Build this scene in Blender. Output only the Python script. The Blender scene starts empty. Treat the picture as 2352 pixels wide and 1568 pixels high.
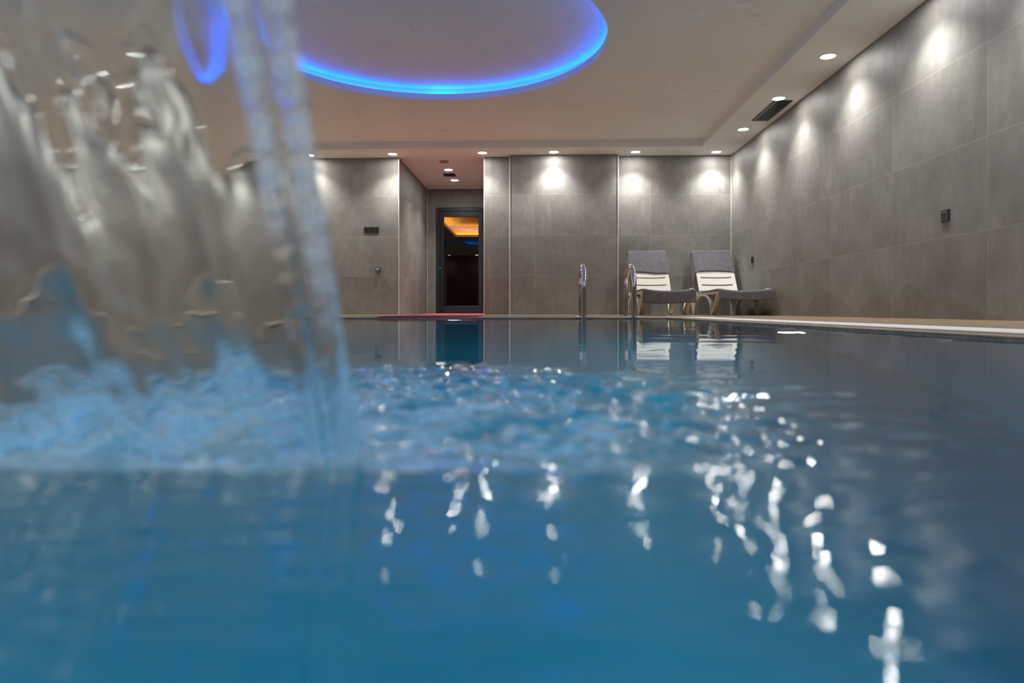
import bpy, bmesh, math, random
import numpy as np
from mathutils import Vector, Matrix
random.seed(7)
sc = bpy.context.scene
col = sc.collection
PI = math.pi

# ------------------------------------------------------------------ camera, world, exposure
CAM_H = 0.061
cam_d = bpy.data.cameras.new('camera')
cam = bpy.data.objects.new('camera', cam_d)
col.objects.link(cam)
cam.location = (0, 0, CAM_H)
cam.rotation_euler = (PI / 2, 0, math.atan2(55, 1568))
cam_d.lens = 24.0
cam_d.sensor_width = 36.0
cam_d.shift_y = -71 / 2352
cam_d.clip_start = 0.01
cam_d.clip_end = 60
cam_d.dof.use_dof = True
cam_d.dof.focus_distance = 7.0
cam_d.dof.aperture_fstop = 4.5
cam_d.dof.aperture_blades = 7
sc.camera = cam

w = bpy.data.worlds.new('world')
sc.world = w
w.use_nodes = True
w.node_tree.nodes['Background'].inputs[0].default_value = (0.02, 0.02, 0.02, 1)
w.node_tree.nodes['Background'].inputs[1].default_value = 0.0

sc.view_settings.view_transform = 'Standard'
sc.view_settings.look = 'None'
sc.view_settings.exposure = 0.27
sc.view_settings.gamma = 1.0
sc.view_settings.use_curve_mapping = False
cy = sc.cycles
cy.max_bounces = 10
cy.diffuse_bounces = 5
cy.glossy_bounces = 4
cy.transmission_bounces = 9
cy.caustics_reflective = False
cy.caustics_refractive = True
cy.sample_clamp_indirect = 4.0
cy.use_denoising = True
cy.use_adaptive_sampling = True
cy.adaptive_threshold = 0.02

DOWN_W = 80.0        # downlight spot power
DOWN_COL = (1.0, 1.0, 0.97)
POOL_W = 19.0        # underwater lamp power
POOL_COL = (0.75, 0.95, 1.0)
RING_E = 27.0         # blue cove strip emission

# ------------------------------------------------------------------ dimensions
XR, XL = 2.8826, -4.90           # side walls
YB, YF, YA = 10.18, -2.60, 12.85  # back wall, rear wall, alcove wall
ZS, ZT = 2.355, 2.458            # soffit, tray ceiling
PX0, PX1, PY0, PY1 = -3.15, 1.12, -0.45, 5.87   # pool water
ZW = -0.010                      # water level
CO, GR = 0.12, 0.40              # coping and grating outer offsets

# ------------------------------------------------------------------ helpers
def tag(o, label=None, cat=None, group=None, kind=None):
    if label: o['label'] = label
    if cat: o['category'] = cat
    if group: o['group'] = group
    if kind: o['kind'] = kind
    return o

def empty(name, loc=(0, 0, 0), rot=(0, 0, 0)):
    o = bpy.data.objects.new(name, None)
    o.empty_display_size = 0.1
    o.location = loc
    o.rotation_euler = rot
    col.objects.link(o)
    return o

def obj(name, bm, mat, parent=None, smooth=False, loc=None):
    me = bpy.data.meshes.new(name)
    bmesh.ops.recalc_face_normals(bm, faces=bm.faces)
    if smooth:
        for f in bm.faces: f.smooth = True
        for e in bm.edges:
            if len(e.link_faces) == 2 and e.calc_face_angle(0) > 0.7: e.smooth = False
    bm.to_mesh(me)
    bm.free()
    me.materials.append(mat)
    o = bpy.data.objects.new(name, me)
    col.objects.link(o)
    if parent: o.parent = parent
    if loc: o.location = loc
    return o

def copy_tree(o, parent=None):
    c = o.copy()
    col.objects.link(c)
    if parent: c.parent = parent
    for ch in list(o.children): copy_tree(ch, c)
    return c

def bx(bm, x0, x1, y0, y1, z0, z1, bev=0.0):
    vs = [bm.verts.new((x, y, z)) for x in (x0, x1) for y in (y0, y1) for z in (z0, z1)]
    q = [(0, 1, 3, 2), (4, 6, 7, 5), (0, 4, 5, 1), (2, 3, 7, 6), (0, 2, 6, 4), (1, 5, 7, 3)]
    fs = [bm.faces.new([vs[i] for i in f]) for f in q]
    if bev > 0:
        es = list({e for f in fs for e in f.edges})
        bmesh.ops.bevel(bm, geom=es, offset=bev, segments=2, profile=0.5, affect='EDGES')

def tube(bm, pts, r, n=14, cap=True):
    pts = [Vector(p) for p in pts]
    rs = r if isinstance(r, (list, tuple)) else [r] * len(pts)
    rings = []
    t0 = (pts[1] - pts[0]).normalized()
    up = Vector((0, 0, 1)) if abs(t0.z) < 0.9 else Vector((1, 0, 0))
    nrm = t0.cross(up).normalized()
    for i, p in enumerate(pts):
        a = pts[max(i - 1, 0)]
        b = pts[min(i + 1, len(pts) - 1)]
        t = (b - a).normalized()
        nrm = (nrm - t * nrm.dot(t)).normalized()
        bn = t.cross(nrm)
        rings.append([bm.verts.new(p + (nrm * math.cos(2 * PI * k / n) + bn * math.sin(2 * PI * k / n)) * rs[i]) for k in range(n)])
    for a, b in zip(rings[:-1], rings[1:]):
        for k in range(n):
            bm.faces.new((a[k], a[(k + 1) % n], b[(k + 1) % n], b[k]))
    if cap:
        bm.faces.new(rings[0][::-1])
        bm.faces.new(rings[-1])

def lathe(bm, prof, n=32, axis='z', c=(0, 0, 0)):
    """prof: (radius, height) pairs; open ends with radius 0 are closed with fans"""
    rings = []
    for r, h in prof:
        ring = []
        for k in range(n):
            a = 2 * PI * k / n
            p = (r * math.cos(a), r * math.sin(a), h)
            if axis == 'y': p = (p[0], p[2], p[1])
            if axis == 'x': p = (p[2], p[0], p[1])
            ring.append(bm.verts.new((p[0] + c[0], p[1] + c[1], p[2] + c[2])))
        rings.append(ring)
    for a, b in zip(rings[:-1], rings[1:]):
        for k in range(n):
            bm.faces.new((a[k], a[(k + 1) % n], b[(k + 1) % n], b[k]))
    bm.faces.new(rings[0][::-1])
    bm.faces.new(rings[-1])

def sweep_rect(bm, path, hw, ht, x=0.0):
    """rectangular section along a path in (y, z); hw half width in x, ht half thickness"""
    P = [Vector((0, a, b)) for a, b in path]
    rings = []
    for i, p in enumerate(P):
        t = (P[min(i + 1, len(P) - 1)] - P[max(i - 1, 0)]).normalized()
        nn = Vector((0, -t.z, t.y))
        th = ht[i] if isinstance(ht, list) else ht
        c = p + Vector((x, 0, 0))
        b = 0.006
        prof = [(-hw + b, -th), (hw - b, -th), (hw, -th + b), (hw, th - b), (hw - b, th), (-hw + b, th), (-hw, th - b), (-hw, -th + b)]
        rings.append([bm.verts.new(c + Vector((u, 0, 0)) + nn * v) for u, v in prof])
    for a, b in zip(rings[:-1], rings[1:]):
        for k in range(8):
            bm.faces.new((a[k], a[(k + 1) % 8], b[(k + 1) % 8], b[k]))
    bm.faces.new(rings[0][::-1])
    bm.faces.new(rings[-1])

def grid_mesh(name, V, nu, nv, mat, parent=None, closed_u=False):
    """V: (nu*nv, 3) array, index i*nv + j"""
    i = np.arange(nu if closed_u else nu - 1)
    j = np.arange(nv - 1)
    I, J = np.meshgrid(i, j, indexing='ij')
    I2 = (I + 1) % nu
    F = np.stack([I * nv + J, I2 * nv + J, I2 * nv + J + 1, I * nv + J + 1], -1).reshape(-1, 4)
    me = bpy.data.meshes.new(name)
    me.vertices.add(len(V))
    me.vertices.foreach_set('co', np.asarray(V, np.float32).ravel())
    me.loops.add(F.size)
    me.loops.foreach_set('vertex_index', F.astype(np.int32).ravel())
    me.polygons.add(len(F))
    me.polygons.foreach_set('loop_start', np.arange(0, F.size, 4, dtype=np.int32))
    me.polygons.foreach_set('loop_total', np.full(len(F), 4, np.int32))
    me.polygons.foreach_set('use_smooth', np.ones(len(F), bool))
    me.update()
    me.validate()
    me.materials.append(mat)
    o = bpy.data.objects.new(name, me)
    col.objects.link(o)
    if parent: o.parent = parent
    return o

# ------------------------------------------------------------------ materials
def new_mat(name):
    m = bpy.data.materials.new(name)
    m.use_nodes = True
    nt = m.node_tree
    return m, nt, nt.nodes['Principled BSDF']

def noise(nt, scale, detail=4, rough=0.55, vec=None, stretch=None):
    n = nt.nodes.new('ShaderNodeTexNoise')
    n.inputs['Scale'].default_value = scale
    n.inputs['Detail'].default_value = detail
    n.inputs['Roughness'].default_value = rough
    if vec is None:
        vec = nt.nodes.new('ShaderNodeNewGeometry').outputs['Position']
    if stretch:
        mp = nt.nodes.new('ShaderNodeMapping')
        mp.inputs['Scale'].default_value = stretch
        nt.links.new(vec, mp.inputs['Vector'])
        vec = mp.outputs['Vector']
    nt.links.new(vec, n.inputs['Vector'])
    return n.outputs['Fac']

def ramp(nt, fac, stops):
    r = nt.nodes.new('ShaderNodeValToRGB')
    els = r.color_ramp.elements
    while len(els) < len(stops): els.new(0.5)
    for e, (p, c) in zip(els, stops):
        e.position = p
        e.color = c if len(c) == 4 else (*c, 1)
    nt.links.new(fac, r.inputs['Fac'])
    return r.outputs['Color']

def math_n(nt, op, a, b=None, c=None):
    n = nt.nodes.new('ShaderNodeMath')
    n.operation = op
    for k, v in enumerate((a, b, c)):
        if v is None: continue
        if isinstance(v, (int, float)): n.inputs[k].default_value = v
        else: nt.links.new(v, n.inputs[k])
    return n.outputs[0]

def mixc(nt, fac, a, b, blend='MIX'):
    n = nt.nodes.new('ShaderNodeMix')
    n.data_type = 'RGBA'
    n.blend_type = blend
    for s, v in ((n.inputs[0], fac), (n.inputs[6], a), (n.inputs[7], b)):
        if isinstance(v, (int, float)): s.default_value = v
        elif isinstance(v, tuple): s.default_value = v if len(v) == 4 else (*v, 1)
        else: nt.links.new(v, s)
    return n.outputs[2]

def bump(nt, bsdf, h, strength=0.2, dist=0.01):
    b = nt.nodes.new('ShaderNodeBump')
    b.inputs['Strength'].default_value = strength
    b.inputs['Distance'].default_value = dist
    nt.links.new(h, b.inputs['Height'])
    nt.links.new(b.outputs['Normal'], bsdf.inputs['Normal'])

def simple(name, c, rough=0.5, metal=0.0, var=0.06, scale=30, bmp=0.0, spec=0.5):
    m, nt, b = new_mat(name)
    f = noise(nt, scale)
    lo = tuple(x * (1 - var) for x in c)
    hi = tuple(min(1, x * (1 + var)) for x in c)
    nt.links.new(ramp(nt, f, [(0.3, lo), (0.7, hi)]), b.inputs['Base Color'])
    b.inputs['Roughness'].default_value = rough
    b.inputs['Metallic'].default_value = metal
    b.inputs['Specular IOR Level'].default_value = spec
    if bmp: bump(nt, b, f, bmp, 0.004)
    return m

def emit(name, c, s):
    m, nt, b = new_mat(name)
    b.inputs['Base Color'].default_value = (0.8, 0.8, 0.8, 1)
    b.inputs['Emission Color'].default_value = (*c, 1)
    b.inputs['Emission Strength'].default_value = s
    return m

def tile_mat(name, ux0=0.0, uy0=0.0, pu=1.19, v0=0.577, pv=0.6, stain=False):
    """large grey porcelain tiles, stacked joints; u runs along the wall, v up"""
    m, nt, b = new_mat(name)
    g = nt.nodes.new('ShaderNodeNewGeometry')
    sp = nt.nodes.new('ShaderNodeSeparateXYZ')
    nt.links.new(g.outputs['Position'], sp.inputs[0])
    sn = nt.nodes.new('ShaderNodeSeparateXYZ')
    nt.links.new(g.outputs['True Normal'], sn.inputs[0])
    side = math_n(nt, 'GREATER_THAN', math_n(nt, 'ABSOLUTE', sn.outputs[0]), 0.5)
    ux = math_n(nt, 'SUBTRACT', sp.outputs[0], ux0)
    uy = math_n(nt, 'SUBTRACT', sp.outputs[1], uy0)
    u = math_n(nt, 'ADD', math_n(nt, 'MULTIPLY', ux, math_n(nt, 'SUBTRACT', 1.0, side)), math_n(nt, 'MULTIPLY', uy, side))
    v = math_n(nt, 'SUBTRACT', sp.outputs[2], v0)
    def joint(a, p, wd):
        q = math_n(nt, 'DIVIDE', a, p)
        fr = math_n(nt, 'FRACT', math_n(nt, 'ADD', q, 0.5))
        d = math_n(nt, 'MULTIPLY', math_n(nt, 'ABSOLUTE', math_n(nt, 'SUBTRACT', fr, 0.5)), p)
        return math_n(nt, 'LESS_THAN', d, wd), math_n(nt, 'FLOOR', q)
    ju, iu = joint(u, pu, 0.0018)
    jv, iv = joint(v, pv, 0.0019)
    j = math_n(nt, 'MAXIMUM', ju, jv)
    wn = nt.nodes.new('ShaderNodeTexWhiteNoise')
    wn.noise_dimensions = '3D'
    cb = nt.nodes.new('ShaderNodeCombineXYZ')
    nt.links.new(iu, cb.inputs[0]); nt.links.new(iv, cb.inputs[1]); nt.links.new(side, cb.inputs[2])
    nt.links.new(cb.outputs[0], wn.inputs['Vector'])
    # each tile samples its own piece of the cloudy print
    off = nt.nodes.new('ShaderNodeVectorMath'); off.operation = 'MULTIPLY_ADD'
    nt.links.new(wn.outputs['Color'], off.inputs[0])
    off.inputs[1].default_value = (9, 9, 9)
    nt.links.new(g.outputs['Position'], off.inputs[2])
    f1 = noise(nt, 2.2, 6, 0.6, off.outputs[0])
    f2 = noise(nt, 14, 5, 0.65, off.outputs[0], (1, 1, 0.45))
    f3 = noise(nt, 90, 3, 0.6, off.outputs[0])
    f = math_n(nt, 'ADD', math_n(nt, 'MULTIPLY', f1, 0.55), math_n(nt, 'ADD', math_n(nt, 'MULTIPLY', f2, 0.3), math_n(nt, 'MULTIPLY', f3, 0.15)))
    c = ramp(nt, f, [(0.33, (0.158, 0.148, 0.132)), (0.5, (0.205, 0.196, 0.178)), (0.66, (0.265, 0.256, 0.238))])
    tone = math_n(nt, 'ADD', math_n(nt, 'MULTIPLY', wn.outputs['Value'], 0.16), 0.92)
    tc = nt.nodes.new('ShaderNodeCombineColor')
    for k in range(3): nt.links.new(tone, tc.inputs[k])
    c = mixc(nt, 1.0, c, tc.outputs[0], 'MULTIPLY')
    # pale smears of dried cleaner
    sm = math_n(nt, 'MULTIPLY', math_n(nt, 'SUBTRACT', noise(nt, 3.1, 5, 0.7, g.outputs['Position'], (1, 1, 0.35)), 0.60), 3.0)
    c = mixc(nt, math_n(nt, 'MINIMUM', math_n(nt, 'MAXIMUM', sm, 0.0), 0.35), c, (0.36, 0.35, 0.33))
    if stain:   # damp brownish splash line near the floor, ragged outline
        hgt = math_n(nt, 'ADD', math_n(nt, 'MULTIPLY', noise(nt, 0.9, 7, 0.6, g.outputs['Position'], (1, 1, 0.15)), 1.1), -0.42)
        s = math_n(nt, 'LESS_THAN', sp.outputs[2], hgt)
        c = mixc(nt, math_n(nt, 'MULTIPLY', s, 0.28), c, (0.12, 0.098, 0.078))
    c = mixc(nt, j, c, (0.31, 0.30, 0.28))
    nt.links.new(c, b.inputs['Base Color'])
    b.inputs['Roughness'].default_value = 0.55
    b.inputs['Specular IOR Level'].default_value = 0.35
    hh = math_n(nt, 'SUBTRACT', math_n(nt, 'MULTIPLY', f2, 0.25), j)
    bump(nt, b, hh, 0.25, 0.002)
    return m

def ceiling_mat():
    m, nt, b = new_mat('ceiling_paint')
    f = noise(nt, 1.2, 5)
    c = ramp(nt, f, [(0.3, (0.785, 0.795, 0.79)), (0.7, (0.835, 0.845, 0.84))])
    f2 = noise(nt, 7.0, 3, 0.5)
    f3 = noise(nt, 0.9, 2, 0.5)
    spots = math_n(nt, 'MULTIPLY', math_n(nt, 'GREATER_THAN', f2, 0.66), math_n(nt, 'GREATER_THAN', f3, 0.55))
    c = mixc(nt, math_n(nt, 'MULTIPLY', spots, 0.16), c, (0.38, 0.37, 0.35))
    nt.links.new(c, b.inputs['Base Color'])
    b.inputs['Roughness'].default_value = 0.9
    b.inputs['Specular IOR Level'].default_value = 0.1
    bump(nt, b, noise(nt, 140, 2), 0.08, 0.002)
    return m

def deck_mat(name, dark=1.0, rough=0.22):
    m, nt, b = new_mat(name)
    f = noise(nt, 9, 8, 0.7, None, (0.6, 3.0, 1))
    f2 = noise(nt, 60, 4, 0.7)
    s = math_n(nt, 'ADD', math_n(nt, 'MULTIPLY', f, 0.7), math_n(nt, 'MULTIPLY', f2, 0.3))
    c = ramp(nt, s, [(0.32, (0.16 * dark, 0.115 * dark, 0.07 * dark)), (0.5, (0.30 * dark, 0.21 * dark, 0.125 * dark)), (0.68, (0.50 * dark, 0.38 * dark, 0.25 * dark))])
    nt.links.new(c, b.inputs['Base Color'])
    b.inputs['Roughness'].default_value = rough
    bump(nt, b, s, 0.35, 0.004)
    return m

def water_mat(name, rough=0.0):
    m, nt, b = new_mat(name)
    nt.nodes.remove(b)
    g = nt.nodes.new('ShaderNodeBsdfGlass')
    g.inputs['IOR'].default_value = 1.333
    g.inputs['Roughness'].default_value = rough
    g.inputs['Color'].default_value = (0.96, 0.99, 1, 1)
    nt.links.new(g.outputs[0], nt.nodes['Material Output'].inputs['Surface'])
    return m, nt, g

M = {}
M['tile_back_left'] = tile_mat('tile_back_left', -3.186, 11.1, 1.19)
M['tile_back_right'] = tile_mat('tile_back_right', 1.695, 11.1, 1.19)
M['tile_bump'] = tile_mat('tile_bump', -0.02, 9.5, 1.236)
M['tile_alcove'] = tile_mat('tile_alcove', -1.92, 11.0, 1.19)
M['tile_right'] = tile_mat('tile_right', 0.5, 4.465, 1.163, stain=True)
M['tile_left'] = tile_mat('tile_left', 0.5, 4.465, 1.163)
M['ceiling'] = ceiling_mat()
M['deck'] = deck_mat('deck_stone')
M['coping'] = deck_mat('coping_stone', 0.75, 0.4)
M['basin'] = simple('basin_mosaic', (0.012, 0.29, 0.47), 0.5, var=0.05, scale=2.0, spec=0.0)
M['grate'] = simple('white_plastic_grate', (0.90, 0.90, 0.885), 0.4, bmp=0.1, scale=120)
M['channel'] = simple('dark_channel', (0.06, 0.06, 0.06), 0.7)
M['trim'] = simple('pale_metal_edge', (0.50, 0.49, 0.46), 0.35, 0.0)
M['lens'] = emit('downlight_lens', (1.0, 0.98, 0.95), 120.0)
M['bezel'] = simple('white_bezel', (0.8, 0.8, 0.78), 0.4)
M['led'] = emit('blue_led_strip', (0.0, 0.125, 1.0), RING_E)
M['anthracite'] = simple('anthracite_metal', (0.020, 0.024, 0.028), 0.38, 0.0, bmp=0.03, scale=200)
M['black'] = simple('black_plastic', (0.022, 0.022, 0.022), 0.3)
M['black_matte'] = simple('black_insert', (0.006, 0.006, 0.006), 0.35)
M['grey_plastic'] = simple('grey_plastic', (0.10, 0.11, 0.11), 0.4)
M['surround'] = simple('satin_grey_surround', (0.22, 0.22, 0.22), 0.3)
M['silver'] = simple('brushed_silver', (0.55, 0.55, 0.54), 0.25, 1.0)
M['chrome'] = simple('polished_steel', (0.66, 0.66, 0.66), 0.07, 1.0, var=0.02)
M['white_resin'] = simple('white_resin', (0.52, 0.49, 0.44), 0.42, var=0.03, scale=12)
M['red_mat'] = simple('red_mat', (0.44, 0.03, 0.055), 0.8, var=0.15, scale=200, bmp=0.4)
M['vent'] = simple('vent_black', (0.022, 0.024, 0.023), 0.45)
M['vent_light'] = simple('vent_edge_pale', (0.42, 0.42, 0.40), 0.5)
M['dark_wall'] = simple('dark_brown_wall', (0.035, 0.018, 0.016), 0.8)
M['orange_led'] = emit('amber_led_strip', (1.0, 0.36, 0.04), 22.0)
M['pool_lens'] = emit('pool_lamp_lens', (0.80, 0.95, 1.0), 16.0)

def towel_mat():
    m, nt, b = new_mat('charcoal_towel')
    f = noise(nt, 420, 3, 0.7)
    f2 = noise(nt, 22, 4, 0.6)
    s = math_n(nt, 'ADD', math_n(nt, 'MULTIPLY', f, 0.5), math_n(nt, 'MULTIPLY', f2, 0.5))
    nt.links.new(ramp(nt, s, [(0.35, (0.072, 0.066, 0.074)), (0.65, (0.135, 0.125, 0.138))]), b.inputs['Base Color'])
    b.inputs['Roughness'].default_value = 1.0
    b.inputs['Specular IOR Level'].default_value = 0.1
    b.inputs['Sheen Weight'].default_value = 0.25
    bump(nt, b, s, 0.7, 0.006)
    return m
M['towel'] = towel_mat()

def door_glass_mat():
    m, nt, b = new_mat('door_glass')
    nt.nodes.remove(b)
    g = nt.nodes.new('ShaderNodeBsdfGlass')
    g.inputs['IOR'].default_value = 1.5
    g.inputs['Roughness'].default_value = 0.0
    g.inputs['Color'].default_value = (0.72, 0.70, 0.70, 1)
    nt.links.new(g.outputs[0], nt.nodes['Material Output'].inputs['Surface'])
    return m
M['door_glass'] = door_glass_mat()

# ------------------------------------------------------------------ structure: floor and pool
gx0, gx1, gy0, gy1 = PX0 - GR, PX1 + GR, PY0 - GR, PY1 + GR     # grating outer
cx0, cx1, cy0, cy1 = PX0 - CO, PX1 + CO, PY0 - CO, PY1 + CO     # coping outer
bm = bmesh.new()
bx(bm, gx1, XR, YF, YB, -0.25, 0)
bx(bm, XL, gx0, YF, YB, -0.25, 0)
bx(bm, gx0, gx1, gy1, YB, -0.25, 0)
bx(bm, gx0, gx1, YF, gy0, -0.25, 0)
bx(bm, -2.057, -0.774, YB, YA, -0.25, 0)
tag(obj('floor', bm, M['deck']), 'glossy brown stone deck around the pool', 'floor', kind='structure')

bm = bmesh.new()
bx(bm, PX1, cx1, cy0, cy1, -0.25, 0, 0.003)
bx(bm, cx0, PX0, cy0, cy1, -0.25, 0, 0.003)
bx(bm, PX0, PX1, PY1, cy1, -0.25, 0, 0.003)
bx(bm, PX0, PX1, cy0, PY0, -0.25, 0, 0.003)
tag(obj('trim_1', bm, M['coping']), 'brown stone coping rim at the water edge', 'coping', kind='structure')

bm = bmesh.new()
bx(bm, cx1, gx1, gy0, gy1, -0.25, -0.10)
bx(bm, gx0, cx0, gy0, gy1, -0.25, -0.10)
bx(bm, cx0, cx1, cy1, gy1, -0.25, -0.10)
bx(bm, cx0, cx1, gy0, cy0, -0.25, -0.10)
tag(obj('trim_2', bm, M['channel']), 'dark overflow channel under the white grating', 'channel', kind='structure')

def grating(name, x0, x1, y0, y1, along, label):
    bm = bmesh.new()
    e = 0.006
    if along == 'y':
        bx(bm, x0 + e, x0 + e + 0.014, y0, y1, -0.028, 0.001)
        bx(bm, x1 - e - 0.014, x1 - e, y0, y1, -0.028, 0.001)
        bx(bm, (x0 + x1) / 2 - 0.008, (x0 + x1) / 2 + 0.008, y0, y1, -0.028, -0.004)
        n = int((y1 - y0) / 0.016)
        for k in range(n):
            y = y0 + (k + 0.15) * (y1 - y0) / n
            bx(bm, x0 + e, x1 - e, y, y + 0.0135, -0.024, 0.003)
    else:
        bx(bm, x0, x1, y0 + e, y0 + e + 0.014, -0.028, 0.001)
        bx(bm, x0, x1, y1 - e - 0.014, y1 - e, -0.028, 0.001)
        bx(bm, x0, x1, (y0 + y1) / 2 - 0.008, (y0 + y1) / 2 + 0.008, -0.028, -0.004)
        n = int((x1 - x0) / 0.016)
        for k in range(n):
            x = x0 + (k + 0.15) * (x1 - x0) / n
            bx(bm, x, x + 0.0135, y0 + e, y1 - e, -0.024, 0.003)
    return tag(obj(name, bm, M['grate']), label, 'grating')
grating('overflow_grating', cx1, gx1, gy0, gy1, 'y', 'white slatted overflow grating along the right side of the pool')
grating('overflow_grating', cx0, cx1, cy1, gy1, 'x', 'thin pale overflow grating along the far end of the pool, in front of the ladder')
grating('overflow_grating', gx0, cx0, gy0, gy1, 'y', 'white slatted overflow grating along the left side of the pool')
grating('overflow_grating', cx0, cx1, gy0, cy0, 'x', 'white slatted overflow grating along the near end of the pool')

bm = bmesh.new()
D = -1.35
bx(bm, PX0 - 0.15, PX1 + 0.15, PY0 - 0.15, PY1 + 0.15, D - 0.15, D)
bx(bm, PX0 - 0.15, PX0, PY0 - 0.15, PY1 + 0.15, D, -0.25)
bx(bm, PX1, PX1 + 0.15, PY0 - 0.15, PY1 + 0.15, D, -0.25)
bx(bm, PX0, PX1, PY1, PY1 + 0.15, D, -0.25)
bx(bm, PX0, PX1, PY0 - 0.15, PY0, D, -0.25)
# blue lining lip up to the coping
bx(bm, PX0, PX0 + 0.006, PY0, PY1, -0.25, -0.03)
bx(bm, PX1 - 0.006, PX1, PY0, PY1, -0.25, -0.03)
bx(bm, PX0 + 0.006, PX1 - 0.006, PY1 - 0.006, PY1, -0.25, -0.03)
bx(bm, PX0 + 0.006, PX1 - 0.006, PY0, PY0 + 0.006, -0.25, -0.03)
tag(obj('floor_pool', bm, M['basin']), 'blue pool basin under the water', 'pool basin', kind='structure')

# ------------------------------------------------------------------ structure: walls
def wall(name, boxes, mat, label):
    bm = bmesh.new()
    for b in boxes: bx(bm, *b)
    return tag(obj(name, bm, mat), label, 'wall', kind='structure')
ZH = 2.75
wall('wall_right', [(XR, XR + 0.15, YF - 0.15, YB, -0.25, ZH)], M['tile_right'], 'grey tiled right wall')
wall('wall_left', [(XL - 0.15, XL, YF - 0.15, YB, -0.25, ZH)], M['tile_left'], 'grey tiled left wall behind the waterfall')
wall('wall_rear', [(XL, XR, YF - 0.15, YF, -0.25, ZH)], M['dark_wall'], 'dark wall behind the viewer')
wall('wall_back_left', [(XL - 0.15, -2.057, YB, YA + 0.15, -0.25, ZH)], M['tile_back_left'], 'grey tiled back wall left of the door alcove')
wall('wall_back_right', [(-0.774, XR + 0.15, YB, YA + 0.15, -0.25, ZH)], M['tile_back_right'], 'grey tiled back wall behind the loungers')
wall('wall_back_middle', [(-0.386, 1.204, YB - 0.115, YB, 0, ZS)], M['tile_bump'], 'grey tiled pier standing proud of the back wall')
DX0, DX1, DZ = -1.893, -0.955, 2.005
wall('wall_alcove', [(-2.057, DX0, YA, YA + 0.15, 0, ZH), (DX1, -0.774, YA, YA + 0.15, 0, ZH), (DX0, DX1, YA, YA + 0.15, DZ, ZH)], M['tile_alcove'], 'grey tiled end of the alcove around the glass door')
# pale metal corner profiles
def profile(n, x, y, z1=ZS, s=0.007):
    bm = bmesh.new()
    bx(bm, x - s, x + s, y - s, y + s, 0, z1 - 0.001, 0.002)
    return tag(obj('trim_%d' % n, bm, M['trim']), None, None, kind='structure')
profile(3, -2.057, YB)
profile(4, -0.774, YB)
profile(5, -0.386, YB - 0.115, s=0.009)
profile(6, 1.204, YB - 0.115, s=0.009)
profile(7, XR - 0.006, YB - 0.006, s=0.007)
profile(8, -2.052, YA - 0.005, s=0.006)

# ------------------------------------------------------------------ structure: ceiling
bm = bmesh.new()
TX0, TX1, TY0, TY1 = XL + 0.57, 2.315, YF + 0.58, 9.625
bx(bm, XL, XR, TY1, YB, ZS, ZH)
bx(bm, -2.057, -0.774, YB, YA, ZS, ZH)
bx(bm, TX1, XR, YF, TY1, ZS, ZH)
bx(bm, XL, TX0, YF, TY1, ZS, ZH)
bx(bm, TX0, TX1, YF, TY0, ZS, ZH)
tag(obj('ceiling_soffit', bm, M['ceiling']), 'lowered white soffit carrying the downlights', 'ceiling', kind='structure')

CX, RR = -1.005, 1.638
CYS = (6.105, 1.55)
bm = bmesh.new()
def quad(*ps):
    bm.faces.new([bm.verts.new(p) for p in ps])
def flat(x0, x1, y0, y1, z):
    quad((x0, y0, z), (x1, y0, z), (x1, y1, z), (x0, y1, z))
H = 2.0
flat(TX0, CX - H, TY0, TY1, ZT)
flat(CX + H, TX1, TY0, TY1, ZT)
flat(CX - H, CX + H, TY0, CYS[1] - H, ZT)
flat(CX - H, CX + H, CYS[1] + H, CYS[0] - H, ZT)
flat(CX - H, CX + H, CYS[0] + H, TY1, ZT)
N = 160
LZ, LED_R, RO, RZ = ZT + 0.07, RR + 0.085, RR + 0.112, ZT + 0.16
for cyy in CYS:
    def sq(a):
        c, s = math.cos(a), math.sin(a)
        m_ = max(abs(c), abs(s))
        return (CX + H * c / m_, cyy + H * s / m_, ZT)
    def ci(a, r, z): return (CX + r * math.cos(a), cyy + r * math.sin(a), z)
    for k in range(N):
        a, b = 2 * PI * k / N, 2 * PI * (k + 1) / N
        quad(sq(a), sq(b), ci(b, RR, ZT), ci(a, RR, ZT))
        quad(ci(a, RR, ZT), ci(b, RR, ZT), ci(b, RR, LZ), ci(a, RR, LZ))
        quad(ci(a, RR, LZ), ci(b, RR, LZ), ci(b, RO, LZ), ci(a, RO, LZ))
        quad(ci(a, RO, LZ), ci(b, RO, LZ), ci(b, RO, RZ), ci(a, RO, RZ))
        bm.faces.new([bm.verts.new(p) for p in (ci(a, RO, RZ), ci(b, RO, RZ), (CX, cyy, RZ))])
bmesh.ops.remove_doubles(bm, verts=bm.verts, dist=1e-4)
tag(obj('ceiling', bm, M['ceiling']), 'white tray ceiling with round recessed coves', 'ceiling', kind='structure')

for i, cyy in enumerate(CYS):
    bm = bmesh.new()
    pts = [(CX + LED_R * math.cos(2 * PI * k / 120), cyy + LED_R * math.sin(2 * PI * k / 120), LZ + 0.0135) for k in range(121)]
    rr_ = [0.0058 + 0.006 * math.exp(-((3 * k - 92) / 5.0) ** 2) for k in range(121)]     # doubled-up joint of the strip
    tube(bm, pts, rr_, 6, cap=False)
    bmesh.ops.remove_doubles(bm, verts=bm.verts, dist=1e-4)
    o = obj('led_strip', bm, M['led'])
    tag(o, ('blue light strip glowing inside the round ceiling cove' if i == 0 else 'blue light strip in the second round cove above the waterfall'), 'light strip', 'blue cove lights')

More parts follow.
